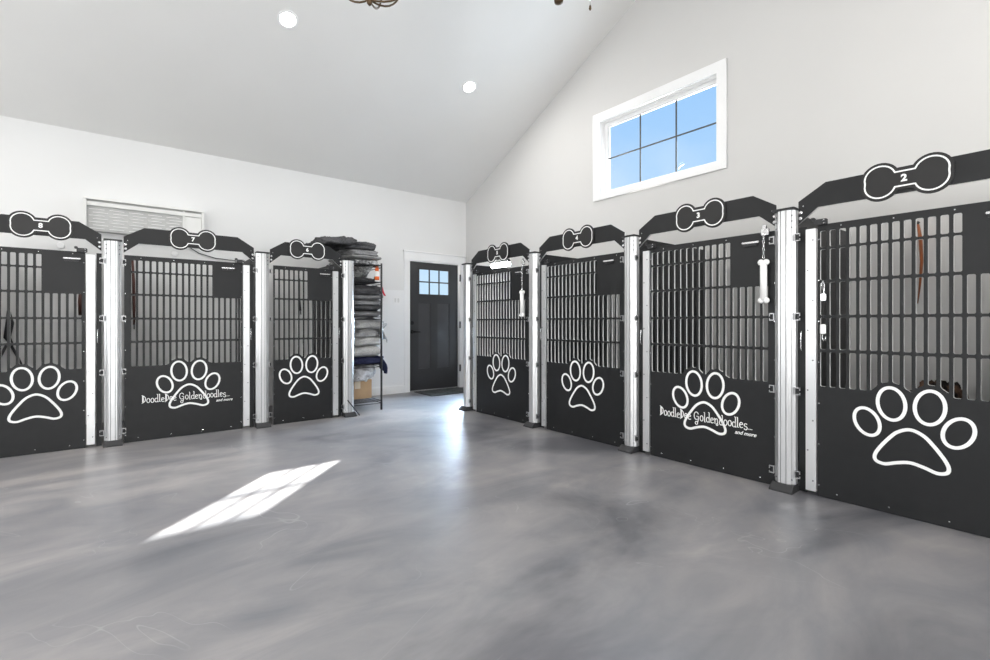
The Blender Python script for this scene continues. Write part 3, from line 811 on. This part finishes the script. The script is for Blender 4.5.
# ------------------------------------------------------------------ blankets and rack
def cushion(name, x0, x1, y0, y1, z0, z1, mat, layers=2, amp=.012, seed=0, droop=0.0, parent=None, e=.30):
    """folded fabric: superquadric slab, scalloped into folds round its sides, with soft wrinkles"""
    bm = bmesh.new(); nu, nv = 72, 26
    cx, cy, cz = (x0 + x1) / 2, (y0 + y1) / 2, (z0 + z1) / 2; a, b_, c = (x1 - x0) / 2, (y1 - y0) / 2, (z1 - z0) / 2
    sp = lambda v, p: math.copysign(abs(v) ** p, v)
    grid = []
    for j in range(nv + 1):
        ph = -PI / 2 + PI * j / nv; row = []
        for i in range(nu):
            th_ = 2 * PI * i / nu
            cp = sp(math.cos(ph), .28); s_ = sp(math.sin(ph), .7)
            X = sp(math.cos(th_), e) * cp; Y = sp(math.sin(th_), e) * cp; Z = s_
            t_ = (Z + 1) / 2
            fold = -(.5 + .5 * math.cos(2 * PI * t_ * layers)) * (abs(cp) ** 6)
            nz = noise.noise(Vector((X * 3 + seed * 7.3, Y * 2.5, Z * 1.2 + seed))) ; nf = noise.noise(Vector((X * 9 + seed, Y * 8, Z * 4)))
            x = cx + X * (a + fold * .012 + amp * nz); y = cy + Y * (b_ + fold * .022 + amp * 2.0 * nz + amp * .8 * nf)
            z = cz + Z * c * 1.04 + X * .004 * math.sin(seed * 2.1) + amp * 1.1 * noise.noise(Vector((x * 6, y * 6, cz * 2.5))) * (1 if Z > -.2 else .4) + amp * .7 * nf
            if droop:
                k = max(0, (X - .3)) / .7; z -= droop * k * k
                k = max(0, (-Y - .3)) / .7; z -= droop * .6 * k * k
            row.append(bm.verts.new((x, y, z)))
        grid.append(row)
    for j in range(nv):
        for i in range(nu):
            try: bm.faces.new((grid[j][i], grid[j][(i + 1) % nu], grid[j + 1][(i + 1) % nu], grid[j + 1][i]))
            except ValueError: pass
    bmesh.ops.remove_doubles(bm, verts=bm.verts, dist=1e-4); bmesh.ops.recalc_face_normals(bm, faces=bm.faces)
    return link(name, bm_mesh(name, bm, True), parent, [mat])

RKX0, RKX1, RKY0, RKY1 = .17, 1.12, -2.445, -2.03
t = empty('storage_rack', (0, 0, 0), 0, 'black wire storage rack standing between kennel 6 and the door', 'rack')
for x in (RKX0, RKX1):
    for y in (RKY0, RKY1):
        tube('post', [(x, y, 0), (x, y, 1.79)], .0125, M['iron'], t, 10)
SH = [.11, .555, 1.135, 1.56, 1.765]
for z in SH:
    bm = bmesh.new()
    for y in (RKY0, RKY1): add_tube(bm, [(RKX0, y, z), (RKX1, y, z)], .005, 6); add_tube(bm, [(RKX0, y, z - .03), (RKX1, y, z - .03)], .004, 6)
    for x in (RKX0, RKX1): add_tube(bm, [(x, RKY0, z), (x, RKY1, z)], .005, 6); add_tube(bm, [(x, RKY0, z - .03), (x, RKY1, z - .03)], .004, 6)
    for k in range(1, 24):
        x = RKX0 + (RKX1 - RKX0) * k / 24; add_tube(bm, [(x, RKY0, z + .003), (x, RKY1, z + .003)], .0025, 5)
    link('wire_shelf', bm_mesh('wire_shelf', bm, True), t, [M['iron']])

G = 'folded blankets on the storage rack'
BL = [  # x0,x1,y0,y1,z0,z1,mat,layers,amp,droop,label
 (0.2, 1.095, -2.42, -1.99, .566, .655, 3, 2, .018, .0, 'navy folded blanket lowest in the rack, above the plastic bag'),
 (0.2, 1.095, -2.42, -1.97, .652, .790, 2, 1, .016, .0, 'thick pale grey blanket lying on the navy one'),
 (0.2, 1.095, -2.42, -1.96, .785, .900, 2, 2, .018, .0, 'pale grey double-folded blanket, second above the navy one'),
 (0.2, 1.095, -2.42, -1.98, .895, 1.000, 4, 2, .022, .015, 'mid grey rumpled blanket in the lower middle of the rack'),
 (0.2, 1.095, -2.42, -1.95, .995, 1.110, 4, 1, .024, .020, 'mid grey bulging blanket just under the middle shelf'),
 (0.2, 1.095, -2.42, -1.97, 1.146, 1.215, 1, 1, .014, .0, 'grey thin folded blanket lying on the middle shelf'),
 (0.2, 1.095, -2.42, -1.96, 1.212, 1.285, 0, 1, .014, .0, 'charcoal thin blanket second on the middle shelf'),
 (0.2, 1.095, -2.42, -1.98, 1.282, 1.355, 1, 2, .014, .005, 'grey double-folded blanket third on the middle shelf'),
 (0.22, 1.095, -2.42, -1.97, 1.352, 1.430, 1, 1, .018, .01, 'grey sagging blanket fourth on the middle shelf'),
 (0.22, 1.095, -2.42, -1.96, 1.426, 1.525, 0, 2, .020, .03, 'charcoal rumpled blanket topmost on the middle shelf'),
 (0.2, 0.975, -2.40, -2.02, 1.571, 1.625, 0, 1, .010, .0, 'flat charcoal blanket under the dog gear near the top of the rack'),
 (0.24, 1.055, -2.42, -1.98, 1.775, 1.845, 5, 2, .012, .0, 'speckled grey folded cloth lying directly on the rack top'),
 (0.26, 1.075, -2.44, -1.98, 1.842, 1.895, 4, 1, .012, .0, 'mid grey folded blanket second on the rack top'),
 (0.22, 1.085, -2.44, -1.97, 1.892, 1.975, 1, 2, .014, .012, 'grey folded blanket third on the rack top'),
 (0.2, 1.055, -2.47, -1.98, 1.970, 2.075, 0, 2, .022, .025, 'charcoal plush blanket topmost on the rack'),
 (0.3, 1.18, -2.74, -2.36, 2.000, 2.085, 0, 1, .024, .05, 'charcoal plush blanket flopped over the left end of the rack top')]
for i, (x0, x1, y0, y1, z0, z1, mi, ly, am, dr, lab) in enumerate(BL):
    rb = random.Random(i * 5 + 2); o = cushion('folded_blanket', x0, min(x1, 1.098) if x1 < 1.17 else x1, y0, y1 + rb.uniform(-.02, .035), z0, z1, GREYS[mi], ly, am * 1.05, i + 1, dr + rb.uniform(0, .018), e=rb.uniform(.28, .5)); tag(o, lab, 'blanket', G)
# loose corners hanging over the rack's right side
def hanging_flap(x0, x1, ztop, zbot, mat, label, y=-1.955, seed=0):
    bm = bmesh.new(); n, m = 18, 14; g_ = []
    for j in range(m + 1):
        v = j / m; row = []
        for i in range(n + 1):
            u = i / n; wz = ztop + (zbot - ztop) * v * (.75 + .25 * math.sin(u * 3 + seed))
            yy = y + .012 * math.sin(u * 14 + seed) * v + .010 * math.sin(v * 5 + seed) + (.02 * v)
            row.append(bm.verts.new((x0 + (x1 - x0) * u, yy - (.05 * (1 - v) ** 3), wz)))
        g_.append(row)
    for j in range(m):
        for i in range(n): bm.faces.new((g_[j][i], g_[j][i + 1], g_[j + 1][i + 1], g_[j + 1][i]))
    o = link('draped_towel', bm_mesh('draped_towel', bm, True), None, [mat])
    sm = o.modifiers.new('s', 'SOLIDIFY'); sm.thickness = .012
    return tag(o, label, 'towel')
hanging_flap(.55, .72, 1.06, .80, GREYS[5], 'small speckled grey towel draped over the middle pale blankets', seed=1)
hanging_flap(.84, 1.09, .985, .74, GREYS[4], 'grey towel drooping past the rack post at mid height', seed=3)
hanging_flap(.80, 1.09, .64, .43, GREYS[3], 'navy towel drooping over the shelf edge above the plastic bag', seed=5)
# plastic bag and cardboard box on the lowest shelf
box_o = empty('cardboard_box', (.60, -2.235, .115), 0, 'brown cardboard box with tape on the lowest wire shelf', 'box')
box('carton', (-.28, .28, -.19, .185, .001, .235), M['card'], box_o, .004)
box('tape', (.06, .155, .185, .187, .09, .236), M['tape'], box_o)
box('tape', (-.285, .285, -.035, .035, .236, .2375), M['tape'], box_o)
box('label_patch', (.09, .18, .185, .187, .002, .060), M['tape'], box_o)
box('tape', (.28, .2815, -.035, .035, .13, .236), M['tape'], box_o)
o = cushion('plastic_bag', .30, .98, -2.42, -1.99, .356, .530, M['bag'], 1, .045, 31, .03, e=.7); tag(o, 'crumpled grey plastic bag sitting on the cardboard box', 'bag')
# small gear near the rack top
t = empty('gear_pouch', (.72, -2.13, 1.628), 0, 'speckled white and grey cloth pouch sagging under the rack top', 'pouch')
bm = bmesh.new()
n = 20; rows_ = []
for j in range(9):
    v = j / 8; half = .25 * (1 - v) ** .8 + .03; z = .135 - .125 * v
    row = []
    for i in range(n):
        a_ = 2 * PI * i / n
        row.append(bm.verts.new((half * math.cos(a_), (.115 * (1 - .4 * v)) * math.sin(a_) + .008 * math.sin(a_ * 5), z + .008 * math.sin(a_ * 4 + j))))
    rows_.append(row)
for j in range(8):
    for i in range(n): bm.faces.new((rows_[j][i], rows_[j][(i + 1) % n], rows_[j + 1][(i + 1) % n], rows_[j + 1][i]))
bm.faces.new(rows_[0]); bm.faces.new(list(reversed(rows_[-1]))); bmesh.ops.recalc_face_normals(bm, faces=bm.faces)
link('pouch_body', bm_mesh('pouch_body', bm, True), t, [GREYS[5]])
box('red_patch', (-.33, -.29, .085, .10, .04, .09), M['red'], t, .004)
o = cushion('gear_bundle', .24, .42, -2.36, -2.10, 1.632, 1.735, M['nylon'], 2, .03, 12, 0); tag(o, 'black bundled harness gear beside the speckled pouch', 'gear')
t = empty('spray_bottle', (1.045, -2.055, 1.568), 0, 'white bottle with orange cap near the rack top', 'bottle')
lathe('bottle_body', [(.026, 0), (.028, .01), (.028, .11), (.014, .135)], M['toy'], t, seg=20)
lathe('cap', [(.020, .132), (.022, .14), (.022, .175), (.012, .185)], M['orange'], t, seg=20)
lathe('print_band', [(.0285, .02), (.0285, .065)], M['orange'], t, seg=20)
t = empty('treat_pack', (.965, -2.03, 1.568), 0, 'small pack with green print beside the orange-capped bottle', 'pack')
box('pack', (-.035, .03, -.015, .015, .055 - .052, .075), M['green'], t, .004)
box('pack_label', (-.01, .03, .015, .0165, .010, .065), M['orange'], t)
# wall hook with red lead between rack and door
t = empty('hook_rail', (.011, -1.52, 1.46), 0, 'small wall hook with a red lead beside the blanket rack', 'hook')
box('plate', (0, .008, -.05, .05, -.015, .015), M['trim'], t, .002)
tube('hook', [(.006, 0, 0), (.04, 0, .0), (.045, 0, .02)], .004, M['chrome'], t, 6)
tube('red_lead', [(.030, .0, .13), (.032, .012, .06), (.030, .03, .02), (.032, .05, .0)], [.006, .012, .014, .008], M['red'], t, 8, False, .5)
tube('red_lead_loop', [(.030, 0, .12), (.030, 0, .01)], .004, M['red'], t, 6)
# switch plate
t = empty('light_switch', (.010, -1.275, 1.40), 0, 'white light switch plate on the wall left of the entry door', 'switch')
box('plate', (0, .007, -.06, .06, -.06, .06), M['trim'], t, .002)
for s in (-1, 1): box('rocker', (.007, .011, s * .025 - .015, s * .025 + .015, -.032, .032), M['core'], t, .002)
# door mat
bm = bmesh.new(); add_box(bm, .07, .60, -1.02, -.20, .0005, .012, .004)
for k in range(13): add_box(bm, .09, .58, -1.00 + k * .062, -.972 + k * .062, .011, .0165, .003)
o = link('door_mat', bm_mesh('door_mat', bm), None, [M['mat']]); tag(o, 'grey ribbed mat on the floor in front of the black door', 'mat')
# brown and black bedding roll seen through gate 2
o = cushion('bedding_roll', 5.83, 6.10, -.74, -.40, .012, .665, rug_material('brown_black_plush', (.012, .010, .010), (.15, .09, .06), 9), 2, .05, 44, .0, e=.8); tag(o, 'brown and black plush pet bed propped inside kennel 2', 'pet bed')

# ------------------------------------------------------------------ outdoors
o = box('ground_outside', (-60, -.16, -40, 40, -.25, -.13), M['ground']); struct(o)
bm = bmesh.new(); n = 60; prev = None
for i in range(n + 1):
    y = -45 + 120 * i / n; h = 3.1 + 1.5 * noise.noise(Vector((y * .06, 1, 0))) + .5 * noise.noise(Vector((y * .3, 4, 0)))
    p = [bm.verts.new((-58, y, -.2)), bm.verts.new((-64, y, h)), bm.verts.new((-80, y, h * .6)), ]
    if prev:
        for k in range(2): bm.faces.new((prev[k], prev[k + 1], p[k + 1], p[k]))
    prev = p
o = struct(link('hills', bm_mesh('hills', bm, True), None, [M['hill']]))

# ------------------------------------------------------------------ light
wd = bpy.data.worlds.new('sky'); SC.world = wd; wd.use_nodes = True; nt = wd.node_tree
bg = nt.nodes['Background']; tc = nt.nodes.new('ShaderNodeTexCoord'); sx = nt.nodes.new('ShaderNodeSeparateXYZ')
nt.links.new(tc.outputs['Generated'], sx.inputs[0])
rp = nt.nodes.new('ShaderNodeValToRGB'); nt.links.new(sx.outputs['Z'], rp.inputs['Fac'])
rp.color_ramp.elements[0].position = 0; rp.color_ramp.elements[0].color = (.62, .80, .95, 1)
rp.color_ramp.elements[1].position = .55; rp.color_ramp.elements[1].color = (.27, .53, .92, 1)
cn = nt.nodes.new('ShaderNodeTexNoise'); cn.inputs['Scale'].default_value = 3.5; cn.inputs['Detail'].default_value = 6; nt.links.new(tc.outputs['Generated'], cn.inputs['Vector'])
cr = nt.nodes.new('ShaderNodeMapRange'); cr.inputs['From Min'].default_value = .5; cr.inputs['From Max'].default_value = .8; cr.inputs['To Max'].default_value = .55; nt.links.new(cn.outputs['Fac'], cr.inputs['Value'])
mx = nt.nodes.new('ShaderNodeMix'); mx.data_type = 'RGBA'; nt.links.new(cr.outputs[0], mx.inputs[0]); nt.links.new(rp.outputs[0], mx.inputs[6]); mx.inputs[7].default_value = (.85, .92, 1, 1)
nt.links.new(mx.outputs[2], bg.inputs['Color']); bg.inputs['Strength'].default_value = 1.12

sd = bpy.data.lights.new('sun', 'SUN'); sd.energy = 48; sd.angle = .009; sd.color = (1, .97, .92)
so = bpy.data.objects.new('sun', sd); COL.objects.link(so)
so.rotation_euler = Vector((3.735, -3.59, -1.9)).to_track_quat('-Z', 'Y').to_euler(); so.location = (-6, 6, 8)

def area(name, loc, d, sx_, sy_, e, col=(1, 1, 1)):
    l = bpy.data.lights.new(name, 'AREA'); l.shape = 'RECTANGLE'; l.size = sx_; l.size_y = sy_; l.energy = e; l.color = col
    o = bpy.data.objects.new(name, l); COL.objects.link(o); o.location = loc; o.rotation_euler = Vector(d).to_track_quat('-Z', 'Z').to_euler(); return o
# fill lamps added at the unseen windows, tilted up to brighten the ceiling
for y in (-3.6, -7.0): area('window_fill_right', (RW - .01, y, 1.6), (-1, 0, .5), 2.0, 1.4, 100, (1, .99, .97))
for x in (2.5, 6.7): area('window_fill_front', (x, -RD + .01, 1.6), (0, 1, .5), 2.6, 1.4, 68, (1, .99, .97))
sl_ = area('sidelight_fill', ((SX0 + SX1) / 2, .06, .85), (.85, -1, -.42), .42, .9, 75, (.60, .79, 1)); sl_.data.spread = 1.5  # lamp added at the unseen sidelight, aimed at the floor by the door
area('daylight_gable', ((WX0 + WX1) / 2, .09, (WZ0 + WZ1) / 2), (0, -1, -.2), 1.3, .75, 30, (.75, .87, 1))

# ------------------------------------------------------------------ camera
cd = bpy.data.cameras.new('camera'); co = bpy.data.objects.new('camera', cd); COL.objects.link(co)
co.location = (6.592, -4.552, 1.06)
co.rotation_euler = Vector((-.78695, .61702, 0)).to_track_quat('-Z', 'Y').to_euler()
cd.sensor_width = 36; cd.lens = 478.28 / 990 * 36; cd.shift_y = (323 - 330) / 990 * -1 * -1
cd.clip_start = .05
SC.camera = co
SC.view_settings.view_transform = 'Standard'; SC.view_settings.look = 'None'; SC.view_settings.exposure = 0; SC.view_settings.gamma = 1
